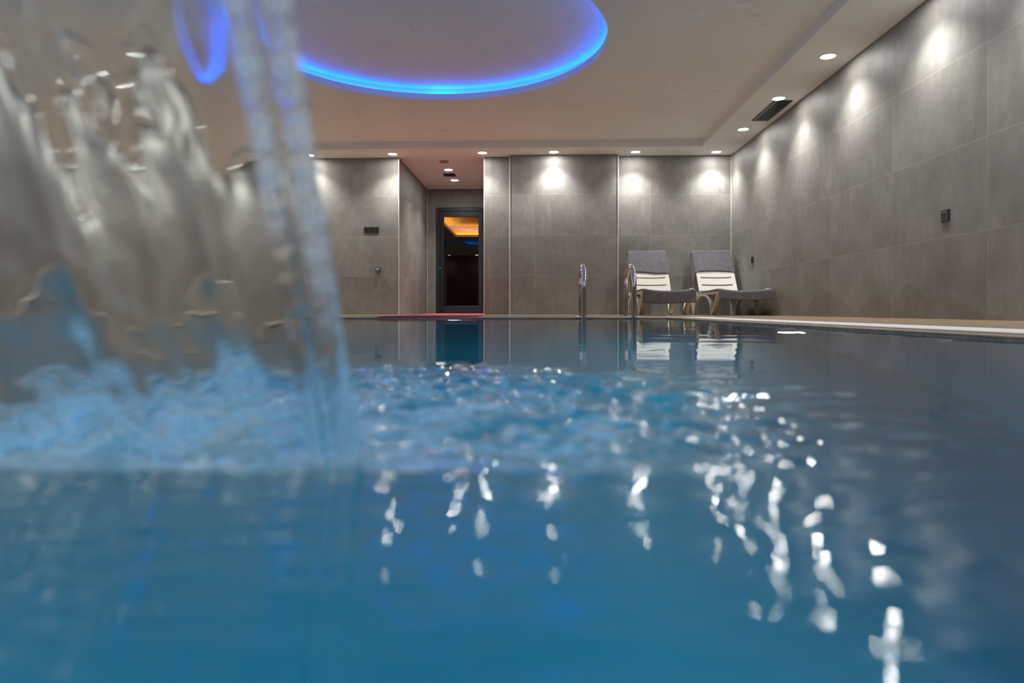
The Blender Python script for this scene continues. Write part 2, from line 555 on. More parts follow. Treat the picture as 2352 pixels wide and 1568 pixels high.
# ------------------------------------------------------------------ the room behind the glass door (dark, amber cove)
HY0, HY1 = YA + 0.15, 22.6
hx0, hx1 = -3.6, 1.2
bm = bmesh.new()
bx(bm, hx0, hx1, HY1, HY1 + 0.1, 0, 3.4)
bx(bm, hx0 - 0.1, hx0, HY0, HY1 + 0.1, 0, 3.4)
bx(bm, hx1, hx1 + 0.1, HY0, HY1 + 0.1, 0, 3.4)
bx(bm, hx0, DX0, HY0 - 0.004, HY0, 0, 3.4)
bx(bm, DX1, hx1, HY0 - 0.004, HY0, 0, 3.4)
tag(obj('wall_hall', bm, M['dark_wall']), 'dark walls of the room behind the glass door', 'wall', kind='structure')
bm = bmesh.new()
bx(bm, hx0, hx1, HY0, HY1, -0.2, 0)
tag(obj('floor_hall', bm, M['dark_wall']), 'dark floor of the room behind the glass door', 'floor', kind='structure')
bm = bmesh.new()
tx0, tx1, ty0, ty1 = -2.55, 0.4, 13.6, 21.8
hz = 2.42
bx(bm, hx0, tx0, HY0, HY1, hz, hz + 0.08)
bx(bm, tx1, hx1, HY0, HY1, hz, hz + 0.08)
bx(bm, tx0, tx1, HY0, ty0, hz, hz + 0.08)
bx(bm, tx0, tx1, ty1, HY1, hz, hz + 0.08)
bx(bm, tx0 - 0.3, tx0 - 0.25, ty0 - 0.3, ty1 + 0.3, hz + 0.08, 2.8)
bx(bm, tx1 + 0.25, tx1 + 0.3, ty0 - 0.3, ty1 + 0.3, hz + 0.08, 2.8)
bx(bm, tx0 - 0.3, tx1 + 0.3, ty1 + 0.25, ty1 + 0.3, hz + 0.08, 2.8)
bx(bm, tx0 - 0.3, tx1 + 0.3, ty0 - 0.3, ty0 - 0.25, hz + 0.08, 2.8)
bx(bm, tx0 - 0.3, tx1 + 0.3, ty0 - 0.3, ty1 + 0.3, 2.8, 2.88)
tag(obj('ceiling_hall', bm, M['ceiling']), 'coved ceiling seen through the glass door', 'ceiling', kind='structure')
bm = bmesh.new()
s = 0.02
bx(bm, tx0 - 0.16, tx0 - 0.14, ty0, ty1, hz + 0.085, hz + 0.1)
bx(bm, tx0, tx1, ty1 + 0.14, ty1 + 0.16, hz + 0.085, hz + 0.1)
bx(bm, tx1 + 0.14, tx1 + 0.16, ty0, ty1, hz + 0.085, hz + 0.1)
tag(obj('led_strip', bm, M['orange_led']), 'amber light strip in the ceiling cove behind the glass door', 'light strip')

# ------------------------------------------------------------------ glass door
door = empty('door_1', (DX0, YA + 0.02, 0))
tag(door, 'dark framed glass door at the end of the alcove', 'door', kind='structure')
dw = DX1 - DX0
bm = bmesh.new()
bx(bm, 0.001, 0.055, 0, 0.09, 0.001, DZ - 0.001, 0.003)
bx(bm, dw - 0.055, dw - 0.001, 0, 0.09, 0.001, DZ - 0.001, 0.003)
bx(bm, 0.055, dw - 0.055, 0, 0.09, DZ - 0.06, DZ - 0.001, 0.003)
obj('door_frame', bm, M['anthracite'], door)
bm = bmesh.new()
px0, px1, pz0, pz1 = 0.148, 0.805, 0.15, 1.835
bx(bm, 0.058, px0, 0.012, 0.07, 0.008, DZ - 0.065, 0.004)
bx(bm, px1, dw - 0.058, 0.012, 0.07, 0.008, DZ - 0.065, 0.004)
bx(bm, px0, px1, 0.012, 0.07, 0.008, pz0, 0.004)
bx(bm, px0, px1, 0.012, 0.07, pz1, DZ - 0.065, 0.004)
leaf = obj('door_leaf', bm, M['anthracite'], door)
bm = bmesh.new()
bx(bm, px0, px1, 0.036, 0.044, pz0, pz1)
obj('glass_pane', bm, M['door_glass'], leaf)
bm = bmesh.new()
tube(bm, [(0.118, -0.045, 0.11), (0.118, -0.045, 1.78)], 0.016, 12)
for z in (0.3, 1.6): tube(bm, [(0.118, -0.045, z), (0.118, 0.014, z)], 0.011, 10)
obj('pull_handle', bm, M['black'], leaf)
bm = bmesh.new()
lathe(bm, [(0.016, 0.012), (0.016, 0.002), (0.006, 0.0)], 16, 'y', (0.082, 0, 0.87))
obj('lock_cylinder', bm, M['silver'], leaf)

# ------------------------------------------------------------------ downlights
def make_downlight():
    t = empty('downlight', (0, 0, ZS))
    bm = bmesh.new()
    lathe(bm, [(0.060, -0.001), (0.060, -0.006), (0.066, -0.009), (0.074, -0.006), (0.076, -0.001)], 32)
    obj('bezel', bm, M['bezel'], t, True)
    bm = bmesh.new()
    lathe(bm, [(0.061, -0.002), (0.061, -0.007), (0.05, -0.0085), (0.02, -0.0095)], 32)
    obj('lens', bm, M['lens'], t)
    ld = bpy.data.lights.new('downlight_beam', 'SPOT')
    ld.energy = DOWN_W
    ld.color = DOWN_COL
    ld.spot_size = math.radians(114)
    ld.spot_blend = 1.0
    ld.shadow_soft_size = 0.04
    lo = bpy.data.objects.new('downlight_beam', ld)
    col.objects.link(lo)
    lo.parent = t
    lo.location = (0, 0, -0.05)
    return t

BACK = [(2.600, 9.95, 'round downlight in the room corner above the right lounger'),
        (1.438, 9.91, 'round downlight above the left lounger, washing the back wall'),
        (0.258, 9.87, 'round downlight centred above the protruding tiled pier'),
        (-0.777, 9.89, 'round downlight at the right edge of the door alcove'),
        (-2.095, 9.92, 'round downlight at the left edge of the door alcove'),
        (-3.339, 9.96, 'round downlight half hidden by the right rim of the waterfall'),
        (-4.62, 9.96, 'round downlight in the far left corner behind the falling water')]
ALC = [(-1.422, 11.06, 'round downlight inside the alcove between smoke detector and vent'),
       (-1.429, 11.95, 'round downlight deepest in the alcove, just in front of the door')]
RIGHT = [(2.617, 8.723, 'smallest of the right soffit downlights, beyond the black vent'),
         (2.617, 7.467, 'right soffit downlight beside the near end of the black vent'),
         (2.630, 6.245, 'largest visible downlight on the right soffit, nearest to the viewer'),
         (2.62, 5.02, 'downlight just out of view over the brightest wall scallop at top right'),
         (2.62, 3.79, 'right soffit downlight overhead, second beyond the picture edge'),
         (2.62, 2.56, 'right soffit downlight overhead, third beyond the picture edge'),
         (2.62, 1.33, 'right soffit downlight overhead, fourth beyond the picture edge'),
         (2.62, -0.6, 'right soffit downlight behind the viewer')]
LEFT = [(-4.62, y, 'left soffit downlight behind the falling water, %s' % d) for y, d in
        ((8.72, 'second from the far corner'), (7.47, 'third from the far corner'), (6.24, 'fourth from the far corner'),
         (5.02, 'fifth from the far corner'), (3.79, 'sixth from the far corner'), (2.56, 'seventh from the far corner'),
         (1.33, 'eighth from the far corner'), (-0.6, 'last of the row'))]
REAR = [(x, -2.3, 'rear soffit downlight behind the viewer, %s' % d) for x, d in
        ((2.6, 'in the right corner'), (1.44, 'second from the right'), (0.26, 'third from the right'), (-0.98, 'middle of the row'),
         (-2.43, 'third from the left'), (-3.6, 'second from the left'), (-4.62, 'in the left corner'))]
proto = make_downlight()
first = True
for rows, grp in ((BACK, 'downlights along the back soffit'), (ALC, 'downlights in the alcove'), (RIGHT, 'downlights along the right soffit'),
                  (LEFT, 'downlights along the left soffit'), (REAR, 'downlights along the rear soffit')):
    for x, y, lab in rows:
        o = proto if first else copy_tree(proto)
        first = False
        o.location = (x, y, ZS)
        tag(o, lab, 'downlight', grp)

# ------------------------------------------------------------------ underwater lamps
def make_pool_light():
    t = empty('pool_light')     # faces local -Y
    bm = bmesh.new()
    lathe(bm, [(0.150, 0.0), (0.150, -0.02), (0.135, -0.035), (0.065, -0.035), (0.065, 0.0)], 32, 'y')
    obj('rim', bm, M['silver'], t, True)
    bm = bmesh.new()
    lathe(bm, [(0.065, -0.004), (0.063, -0.024), (0.04, -0.034), (0.02, -0.038)], 32, 'y')
    obj('lamp_lens', bm, M['pool_lens'], t, True)
    ld = bpy.data.lights.new('pool_beam', 'SPOT')
    ld.energy = POOL_W
    ld.color = POOL_COL
    ld.spot_size = math.radians(175)
    ld.spot_blend = 0.6
    ld.shadow_soft_size = 0.035
    lo = bpy.data.objects.new('pool_beam', ld)
    col.objects.link(lo)
    lo.parent = t
    lo.location = (0, -0.085, 0)
    lo.rotation_euler = (PI / 2, 0, PI)
    return t
PL = [((PX1 - 0.006, 2.84, -0.57), -PI / 2, 'underwater lamp glinting near the right pool wall'),
      ((-0.70, PY1 - 0.006, -0.68), 0, 'underwater lamp shining at the far pool wall below the red mat'),
      ((PX0 + 0.006, 3.12, -0.57), PI / 2, 'added unseen underwater lamp on the left pool wall'),  # from here on: unseen lamps added to light the basin evenly
      ((PX0 + 0.006, 0.6, -0.57), PI / 2, 'added unseen underwater lamp on the left pool wall beside the waterfall'),
      ((PX1 - 0.006, 0.45, -0.57), -PI / 2, 'added unseen underwater lamp on the right pool wall beside the viewer'),
      ((-0.9, PY0 + 0.006, -0.68), PI, 'added unseen underwater lamp on the near pool wall under the waterfall')]
pp = make_pool_light()
for i, (loc, rz, lab) in enumerate(PL):
    o = pp if i == 0 else copy_tree(pp)
    o.location = loc
    o.rotation_euler = (0, 0, rz)
    tag(o, lab, 'pool lamp', 'underwater pool lamps')

# ------------------------------------------------------------------ water surface
rng = np.random.default_rng(11)
def waves(X, Y, lmin, lmax, n, seed, aniso=None):
    r = np.random.default_rng(seed)
    h = np.zeros_like(X)
    for _ in range(n):
        lam = math.exp(r.uniform(math.log(lmin), math.log(lmax)))
        th = r.uniform(0, 2 * PI) if aniso is None else r.normal(aniso[0], aniso[1])
        k = 2 * PI / lam
        h += (1 / k) * np.cos(k * (X * math.cos(th) + Y * math.sin(th)) + r.uniform(0, 2 * PI))
    return h / math.sqrt(n / 2)      # slope rms of about 1
def ss(a, b, x):
    t = np.clip((x - a) / (b - a), 0, 1)
    return t * t * (3 - 2 * t)
def height(X, Y):
    R = np.hypot((X + 0.20) / 0.42, (Y - 0.54) / 0.42)          # churned patch round the landing water
    churn = 1 - ss(0.25, 1.15, R)
    R2 = np.hypot((X + 0.10) / 0.85, (Y - 0.52) / 0.42)
    ring = 1 - ss(0.2, 1.1, R2)
    near = 1 - ss(0.35, 0.75, Y)
    front = ss(0.28, 0.36, Y)
    h = 0.0035 * waves(X, Y, 0.10, 0.32, 26, 1, (PI / 2, 0.5))
    h += 0.012 * near * waves(X, Y, 0.035, 0.10, 30, 2)
    h += 0.022 * near * waves(X, Y, 0.012, 0.03, 44, 6, (PI / 2, 0.5))
    h += 0.030 * near * waves(X, Y, 0.008, 0.016, 44, 7, (PI / 2, 0.28))
    h += 0.050 * ring * (0.35 + 0.65 * front) * waves(X, Y, 0.02, 0.06, 44, 3)
    h += 0.30 * churn * front * waves(X, Y, 0.014, 0.075, 70, 4)
    return h, churn * front
def axis(lo, hi, d0, d1, a, b):
    """spacing d0 inside [a, b], growing to d1 outside"""
    out = [a]
    while out[-1] < b: out.append(out[-1] + d0)
    d = d0
    while out[-1] < hi:
        d = min(d * 1.05, d1)
        out.append(out[-1] + d)
    lft = [a]
    d = d0
    while lft[-1] > lo:
        d = min(d * 1.05, d1)
        lft.append(lft[-1] - d)
    x = np.array(lft[:0:-1] + out)
    x = np.clip(x, lo, hi)
    return np.unique(x)
xs = axis(PX0 + 0.0065, PX1 - 0.0065, 0.003, 0.03, -0.5, 0.5)
ya = axis(PY0 + 0.0065, PY1 - 0.0065, 0.003, 0.022, 0.12, 0.88)
ys = np.unique(np.concatenate([ya[ya < 0.12], np.arange(0.12, 0.46, 0.0014), np.arange(0.46, 0.88, 0.003), ya[ya > 0.88]]))
XX, YY = np.meshgrid(xs, ys, indexing='ij')
hh, ch = height(XX, YY)
V = np.stack([XX, YY, ZW + hh], -1).reshape(-1, 3)
wm, wnt, wg = water_mat('pool_water')
water = grid_mesh('pool_water', V, len(xs), len(ys), wm)
tag(water, 'blue rippling pool water reflecting the downlights', 'water', kind='stuff')

# foam: churned water full of bubbles where the sheet lands
fx = np.linspace(-0.75, 0.30, 300)
fy = np.linspace(0.305, 0.95, 190)
FX, FY = np.meshgrid(fx, fy, indexing='ij')
fh, fc = height(FX, FY)
V = np.stack([FX, FY, ZW + fh - 0.004], -1).reshape(-1, 3)
fm, fnt, fb = new_mat('foam_froth')
fnt.nodes.remove(fb)
at = fnt.nodes.new('ShaderNodeNewGeometry')
sp = fnt.nodes.new('ShaderNodeSeparateXYZ')
fnt.links.new(at.outputs['Position'], sp.inputs[0])
dx = math_n(fnt, 'DIVIDE', math_n(fnt, 'ADD', sp.outputs[0], 0.30), 0.46)
dy = math_n(fnt, 'DIVIDE', math_n(fnt, 'SUBTRACT', sp.outputs[1], 0.40), 0.50)
rad = math_n(fnt, 'SQRT', math_n(fnt, 'ADD', math_n(fnt, 'MULTIPLY', dx, dx), math_n(fnt, 'MULTIPLY', dy, dy)))
env = math_n(fnt, 'SUBTRACT', 1.0, rad)
n1 = noise(fnt, 26, 7, 0.7, at.outputs['Position'])
n2 = noise(fnt, 130, 4, 0.65, at.outputs['Position'])
q = math_n(fnt, 'ADD', math_n(fnt, 'MULTIPLY', math_n(fnt, 'SUBTRACT', n1, 0.48), 4.0), math_n(fnt, 'MULTIPLY', math_n(fnt, 'SUBTRACT', n2, 0.5), 3.0))
q = math_n(fnt, 'MULTIPLY_ADD', env, 1.7, q)
mr = fnt.nodes.new('ShaderNodeMapRange')
mr.inputs['From Min'].default_value = 0.1
mr.inputs['From Max'].default_value = 1.9
mr.inputs['To Max'].default_value = 0.78
fnt.links.new(q, mr.inputs['Value'])
edge = math_n(fnt, 'MULTIPLY', mr.outputs[0], math_n(fnt, 'MINIMUM', math_n(fnt, 'MAXIMUM', math_n(fnt, 'MULTIPLY', env, 5.0), 0.0), 1.0))
tr = fnt.nodes.new('ShaderNodeBsdfTransparent')
df0 = fnt.nodes.new('ShaderNodeBsdfDiffuse'); df0.inputs['Color'].default_value = (0.60, 0.73, 0.86, 1)
tl = fnt.nodes.new('ShaderNodeBsdfTranslucent'); tl.inputs['Color'].default_value = (0.60, 0.73, 0.86, 1)
df = fnt.nodes.new('ShaderNodeAddShader')
fnt.links.new(df0.outputs[0], df.inputs[0]); fnt.links.new(tl.outputs[0], df.inputs[1])
mx = fnt.nodes.new('ShaderNodeMixShader')
fnt.links.new(edge, mx.inputs[0]); fnt.links.new(tr.outputs[0], mx.inputs[1]); fnt.links.new(df.outputs[0], mx.inputs[2])
fnt.links.new(mx.outputs[0], fnt.nodes['Material Output'].inputs['Surface'])
foam = grid_mesh('foam', V, len(fx), len(fy), fm)
tag(foam, 'pale blue froth churned up where the waterfall lands', 'foam', kind='stuff')

# ------------------------------------------------------------------ waterfall: spout and falling sheet
SP_Y, SP_Z, VH, G = -0.32, 0.63, 1.72, 9.81
SX1, SX0 = -0.0775, -0.56
fall = empty('waterfall', (-0.3, -0.75, 0))
tag(fall, 'curtain of clear water falling from a spout at the left foreground', 'waterfall')
tt = np.concatenate([np.linspace(0, 0.295, 70)[:-1], np.linspace(0.295, math.sqrt(2 * (SP_Z - ZW + 0.004) / G), 320)])
# across: fine near the right rim
ua = np.concatenate([0.0048 * (1 - np.cos(np.linspace(0, PI / 2, 26)))[:-1], np.linspace(0.0048, 0.035, 80)[:-1], np.linspace(0.035, 0.035, 1), np.linspace(0.035, SX1 - SX0, 300)[1:]])
U, T = np.meshgrid(ua, tt, indexing='ij')        # U distance from the right rim
yc = SP_Y + VH * T
zc = SP_Z - 0.5 * G * T ** 2
# local sheet normal in the y-z plane
ty_, tz_ = VH, -G * T
ln = np.hypot(ty_, tz_)
ny, nz = tz_ / ln, -ty_ / ln
r9 = np.random.default_rng(5)
def ribs(U, T, n, lmin, lmax, drift, seed):
    r = np.random.default_rng(seed)
    h = np.zeros_like(U)
    for _ in range(n):
        lam = math.exp(r.uniform(math.log(lmin), math.log(lmax)))
        k = 2 * PI / lam
        kt = r.normal(0, drift)
        h += np.cos(k * U + kt * T * 2 * PI + r.uniform(0, 6.28)) / k
    return h / math.sqrt(n / 2)
def cord(c, r):
    return 0.95 * r * np.exp(-((U - c) / (0.78 * r)) ** 2)
s_ = (zc - ZW) / 0.64
half = 0.0026 + (0.10 * ribs(U, T, 26, 0.022, 0.09, 2.2, 21) + 0.035 * ribs(U, T, 30, 0.006, 0.016, 5.0, 22)) * ss(0.012, 0.04, U)
half = 0.0005 + 0.5 * (half - 0.0005 + np.sqrt((half - 0.0005) ** 2 + 0.0012 ** 2))
bead = 1 + 0.10 * np.cos(2 * PI * T * 95 + 3 * np.sin(T * 60)) + ss(0.28, 0.30, T) * (0.07 * np.cos(2 * PI * T * 520 + 4 * np.sin(T * 300)) + 0.06 * np.cos(2 * PI * T * 330 + 2 * np.sin(T * 170)))
c1 = np.sqrt(np.maximum(0.0046 ** 2 - (U - 0.0046) ** 2, 0)) * (1 + 0.5 * (bead - 1))
c2 = cord(0.0175 + 0.0012 * np.sin(T * 33 + 1), 0.0040 * 1.0) * bead
soft = lambda a, b: np.sqrt(a * a + b * b)
half = soft(soft(half, c1), c2)
half = np.where(U < 0.0046, c1, half) + 0.00005
bend = 0.008 * ribs(U, T, 10, 0.06, 0.25, 1.0, 31)
ribF = 0.10 * ribs(U, T, 30, 0.018, 0.06, 2.5, 41) * ss(0.02, 0.05, U)
ln2 = np.concatenate([[0], np.cumsum(np.hypot(np.diff(yc[0]), np.diff(zc[0])))])
fine = 0.10 * waves(U, (ln2[None, :] + 0 * U) * 0.7, 0.013, 0.038, 60, 51) * ss(0.02, 0.045, U) * ss(0.27, 0.30, T)
ribF = ribF + 2 * fine
front = np.stack([SX1 - U + 0 * T, yc + ny * (half + ribF * 0.5 + bend), zc + nz * (half + ribF * 0.5 + bend)], -1)
back = np.stack([SX1 - U + 0 * T, yc - ny * (half - bend), zc - nz * (half - bend)], -1)
nu, nt_ = U.shape
loop = np.concatenate([front, back[::-1]], 0)
sm, smt, smg = water_mat('falling_water')
# beaded white painted on the two rims: bright highlights, with some entrained air
aa = smt.nodes.new('ShaderNodeAttribute'); aa.attribute_name = 'air'
ad = smt.nodes.new('ShaderNodeBsdfDiffuse'); ad.inputs['Color'].default_value = (0.93, 0.92, 0.91, 1)
at_ = smt.nodes.new('ShaderNodeBsdfTranslucent'); at_.inputs['Color'].default_value = (0.93, 0.92, 0.91, 1)
as_ = smt.nodes.new('ShaderNodeAddShader')
smt.links.new(ad.outputs[0], as_.inputs[0]); smt.links.new(at_.outputs[0], as_.inputs[1])
am = smt.nodes.new('ShaderNodeMixShader')
smt.links.new(aa.outputs['Fac'], am.inputs[0]); smt.links.new(smg.outputs[0], am.inputs[1]); smt.links.new(as_.outputs[0], am.inputs[2])
smt.links.new(am.outputs[0], smt.nodes['Material Output'].inputs['Surface'])
sheet = grid_mesh('water_curtain', loop.reshape(-1, 3), 2 * nu, nt_, sm, None, closed_u=True)
bd = 0.62 + 0.38 * np.cos(2 * PI * T * 330 + 2.5 * np.sin(T * 170)) * np.cos(2 * PI * T * 120 + 1.0)
air = (np.exp(-((U - 0.0046) / 0.0028) ** 2) + np.exp(-((U - 0.0175) / 0.0028) ** 2) * (1 - ss(0.325, 0.335, T))) * bd * (1 - ss(0.330, 0.350, T)) * 0.85  # painted rim brightness along both cords, fading out lower down
an = sheet.data.attributes.new('air', 'FLOAT', 'POINT')
an.data.foreach_set('value', np.concatenate([air, air[::-1]], 0).astype(np.float32).ravel())
sheet.parent = fall
sheet.matrix_parent_inverse = Matrix.Translation(-Vector(fall.location))
# steel cobra spout behind the viewer
bm = bmesh.new()
path = [(-0.93, 0.02), (-0.96, 0.25), (-0.93, 0.48), (-0.81, 0.66), (-0.62, 0.735), (-0.46, 0.70), (-0.325, 0.645)]
hw = [0.10, 0.11, 0.13, 0.17, 0.205, 0.232, 0.243]
ht = [0.05, 0.05, 0.045, 0.038, 0.030, 0.020, 0.012]
rings = []
for i, (a, b) in enumerate(path):
    p0 = path[max(i - 1, 0)]; p1 = path[min(i + 1, len(path) - 1)]
    t = Vector((0, p1[0] - p0[0], p1[1] - p0[1])).normalized()
    nn = Vector((0, -t.z, t.y))
    c = Vector(((SX0 + SX1) / 2, a, b))
    rings.append([bm.verts.new(c + Vector((hw[i] * math.cos(2 * PI * k / 28), 0, 0)) + nn * ht[i] * math.sin(2 * PI * k / 28)) for k in range(28)])
for a, b in zip(rings[:-1], rings[1:]):
    for k in range(28): bm.faces.new((a[k], a[(k + 1) % 28], b[(k + 1) % 28], b[k]))
bm.faces.new(rings[0][::-1])
bm.faces.new(rings[-1])
o = obj('spout', bm, M['chrome'], fall, True)
o.matrix_parent_inverse = Matrix.Translation(-Vector(fall.location))
sub = o.modifiers.new('s', 'SUBSURF'); sub.levels = 1; sub.render_levels = 1
bm = bmesh.new()
bx(bm, (SX0 + SX1) / 2 - 0.15, (SX0 + SX1) / 2 + 0.15, -1.01, -0.86, 0.0, 0.022, 0.004)
o = obj('base_plate', bm, M['chrome'], fall)
o.matrix_parent_inverse = Matrix.Translation(-Vector(fall.location))

# ------------------------------------------------------------------ pool ladder (two grab rails into the water)
lad = empty('pool_ladder', (0.56, PY1 + 0.02, 0))
tag(lad, 'polished steel pool ladder with two curved grab rails at the far edge', 'ladder')
def rail_pts():
    P = [(0, -0.065, -0.95), (0, -0.065, 0.24)]
    c, r = 0.20, 0.265
    for k in range(0, 17):
        a = PI - PI * k / 16
        P.append((0, c + r * math.cos(a), 0.265 + 0.190 * math.sin(a)))
    P += [(0, c + r, 0.16), (0, c + r, 0.0)]
    return P
RX = (-0.150, 0.272)
for x in RX:
    bm = bmesh.new()
    tube(bm, [(x + p[0], p[1], p[2]) for p in rail_pts()], 0.0225, 18)
    r_ = obj('grab_rail', bm, M['chrome'], lad, True)
    bm = bmesh.new()
    lathe(bm, [(0.05, 0.001), (0.05, 0.008), (0.026, 0.018)], 20, 'z', (x, 0.465, 0))
    obj('anchor_flange', bm, M['chrome'], r_, True)
for z in (-0.22, -0.47, -0.72):
    bm = bmesh.new()
    bx(bm, RX[0] + 0.02, RX[1] - 0.02, -0.105, -0.035, z - 0.012, z + 0.012, 0.004)
    obj('tread', bm, M['chrome'], lad)

# ------------------------------------------------------------------ loungers and towels
LW = 0.63
HINGE_Y, HINGE_Z = 1.20, 0.300
TILT = math.radians(56)
BL = 0.735
def back_pt(s, d, x=0.0):
    """s up the backrest, d out of its front face"""
    return Vector((x, HINGE_Y + s * math.cos(TILT) - d * math.sin(TILT), HINGE_Z + s * math.sin(TILT) + d * math.cos(TILT)))
def seat_z(x): return 0.268 + 0.030 * (2 * x / 0.56) ** 2
def make_lounger():
    t = empty('sun_lounger')
    path = [(0.03, 0.295), (0.10, 0.24), (0.24, 0.115), (0.355, 0.012)]
    c = [(0.375, 0.004), (0.40, 0.004)]
    arch = []
    for k in range(0, 25):
        a = PI - PI * k / 24
        arch.append((0.86 + 0.455 * math.cos(a), 0.018 + 0.235 * max(math.sin(a), 0) ** 0.85))
    up = [(1.335, 0.004), (1.36, 0.004), (1.385, 0.012), (1.47, 0.12), (1.55, 0.225), (1.60, 0.275)]
    full = path + c + arch + up
    for sx in (-1, 1):
        bm = bmesh.new()
        ht_ = [0.021] * len(full)
        sweep_rect(bm, [(a, max(b, 0.0) + 0.021) for a, b in full], 0.026, ht_, sx * (LW / 2 - 0.03))
        fr = obj('leg_frame', bm, M['white_resin'], t, False)
    bm = bmesh.new()
    for sx in (-1, 1):
        sweep_rect(bm, [(0.0, 0.288), (0.4, 0.288), (0.9, 0.286), (1.6, 0.286)], 0.024, 0.022, sx * (LW / 2 - 0.028))
    sweep_rect(bm, [(0.0, 0.25), (0.0, 0.295)], LW / 2 - 0.06, 0.015)
    sweep_rect(bm, [(1.58, 0.265), (1.58, 0.305)], LW / 2 - 0.06, 0.012)
    obj('side_rails', bm, M['white_resin'], t)
    bm = bmesh.new()
    n = 12
    for k in range(n):        # seat slats with their hollow
        y0 = 0.02 + k * (1.16 / n)
        y1 = y0 + 1.16 / n - 0.012
        xsn = np.linspace(-0.27, 0.27, 9)
        top = [[bm.verts.new((x, y, seat_z(x))) for x in xsn] for y in (y0, y1)]
        bot = [[bm.verts.new((x, y, seat_z(x) - 0.02)) for x in xsn] for y in (y0, y1)]
        for i in range(8):
            bm.faces.new((top[0][i], top[0][i + 1], top[1][i + 1], top[1][i]))
            bm.faces.new((bot[0][i + 1], bot[0][i], bot[1][i], bot[1][i + 1]))
            bm.faces.new((top[0][i + 1], top[0][i], bot[0][i], bot[0][i + 1]))
            bm.faces.new((top[1][i], top[1][i + 1], bot[1][i + 1], bot[1][i]))
        for i in (0, 8):
            bm.faces.new((top[0][i], top[1][i], bot[1][i], bot[0][i]))
    obj('seat', bm, M['white_resin'], t)
    # backrest: two stiles, slats with slots between
    bm = bmesh.new()
    hwid, stile = 0.265, 0.052
    def curve(x): return 0.018 * (x / hwid) ** 2
    def strip(x0, x1, s0, s1, n=10):
        xx = np.linspace(x0, x1, n + 1)
        A = [[bm.verts.new(back_pt(s, d + curve(x), x)) for x in xx] for s, d in ((s0, 0), (s1, 0), (s1, -0.018), (s0, -0.018))]
        for q_ in range(4):
            P, Q = A[q_], A[(q_ + 1) % 4]
            for i in range(n): bm.faces.new((P[i], P[i + 1], Q[i + 1], Q[i]))
        for i in (0, n): bm.faces.new([A[q_][i] for q_ in range(4)])
    strip(-hwid, -hwid + stile, 0.0, BL, 3)
    strip(hwid - stile, hwid, 0.0, BL, 3)
    sl = [0.0, 0.138, 0.266, 0.394, 0.522, 0.650, BL]
    for a, b in zip(sl[:-1], sl[1:]):
        strip(-hwid + stile, hwid - stile, a + (0.0 if a == 0 else 0.0105), b - (0.0 if b == BL else 0.0105))
    obj('backrest', bm, M['white_resin'], t)
    for sx in (-1, 1):
        bm = bmesh.new()
        tube(bm, [back_pt(0.44, -0.03, sx * 0.262), Vector((sx * 0.262, 1.555, 0.30))], 0.011, 10)
        obj('support_strut', bm, M['white_resin'], t)
    return t

def fbm2(U, V, seed, n=18, lmin=0.08, lmax=0.4):
    return waves(U, V, lmin, lmax, n, seed)
def cloth(name, P, label, group, loc, thick=0.007):
    nu, nv = P.shape[:2]
    o = grid_mesh(name, P.reshape(-1, 3), nu, nv, M['towel'])
    o.location = loc
    md = o.modifiers.new('thickness', 'SOLIDIFY'); md.thickness = thick; md.offset = 0
    return tag(o, label, 'towel', group)
def back_towel(loc, label, seed, drop_l, drop_r, sfront):
    nu, nv = 70, 80
    u = np.linspace(-1, 1, nu); v = np.linspace(0, 1, nv)
    P = np.zeros((nu, nv, 3))
    wr = fbm2(*np.meshgrid(u * 0.3, v * 0.7, indexing='ij'), seed)
    L = sfront + 0.32
    for i, a in enumerate(u):
        for j, b in enumerate(v):
            x = a * 0.325
            ax = abs(x)
            s = b * L
            over = max(ax - 0.272, 0)
            s0 = BL - sfront + 0.012 * math.sin(3.1 * a + seed)
            d = 0.013 + 0.018 * (min(ax, 0.272) / 0.265) ** 2 + 0.004 * wr[i, j]
            R = 0.022
            xx = x if over == 0 else math.copysign(0.272 + over * 0.35, x)
            if s < sfront:
                p = back_pt(s0 + s, d, xx)
            elif s < sfront + PI * R:
                an = (s - sfront) / R
                p = back_pt(BL + 0.006 + R * math.sin(an) * 0.8, d - R + R * math.cos(an) - 0.008 * an / PI, xx)
            else:
                p = back_pt(BL - (s - sfront - PI * R) * 0.95, -0.045 - 0.1 * (s - sfront - PI * R), xx)
            if over > 0 and s < sfront + 0.03:      # loose sides fall back and down
                dr = drop_l if x < 0 else drop_r
                p = p + Vector((0, over * 1.25, -over * dr * 1.1))
            p = p + Vector((0, 0, -0.030 * min(max((ax - 0.19) / 0.085, 0), 1) ** 2))
            P[i, j] = p
    return cloth('towel', P, label, 'towels over the loungers', loc)
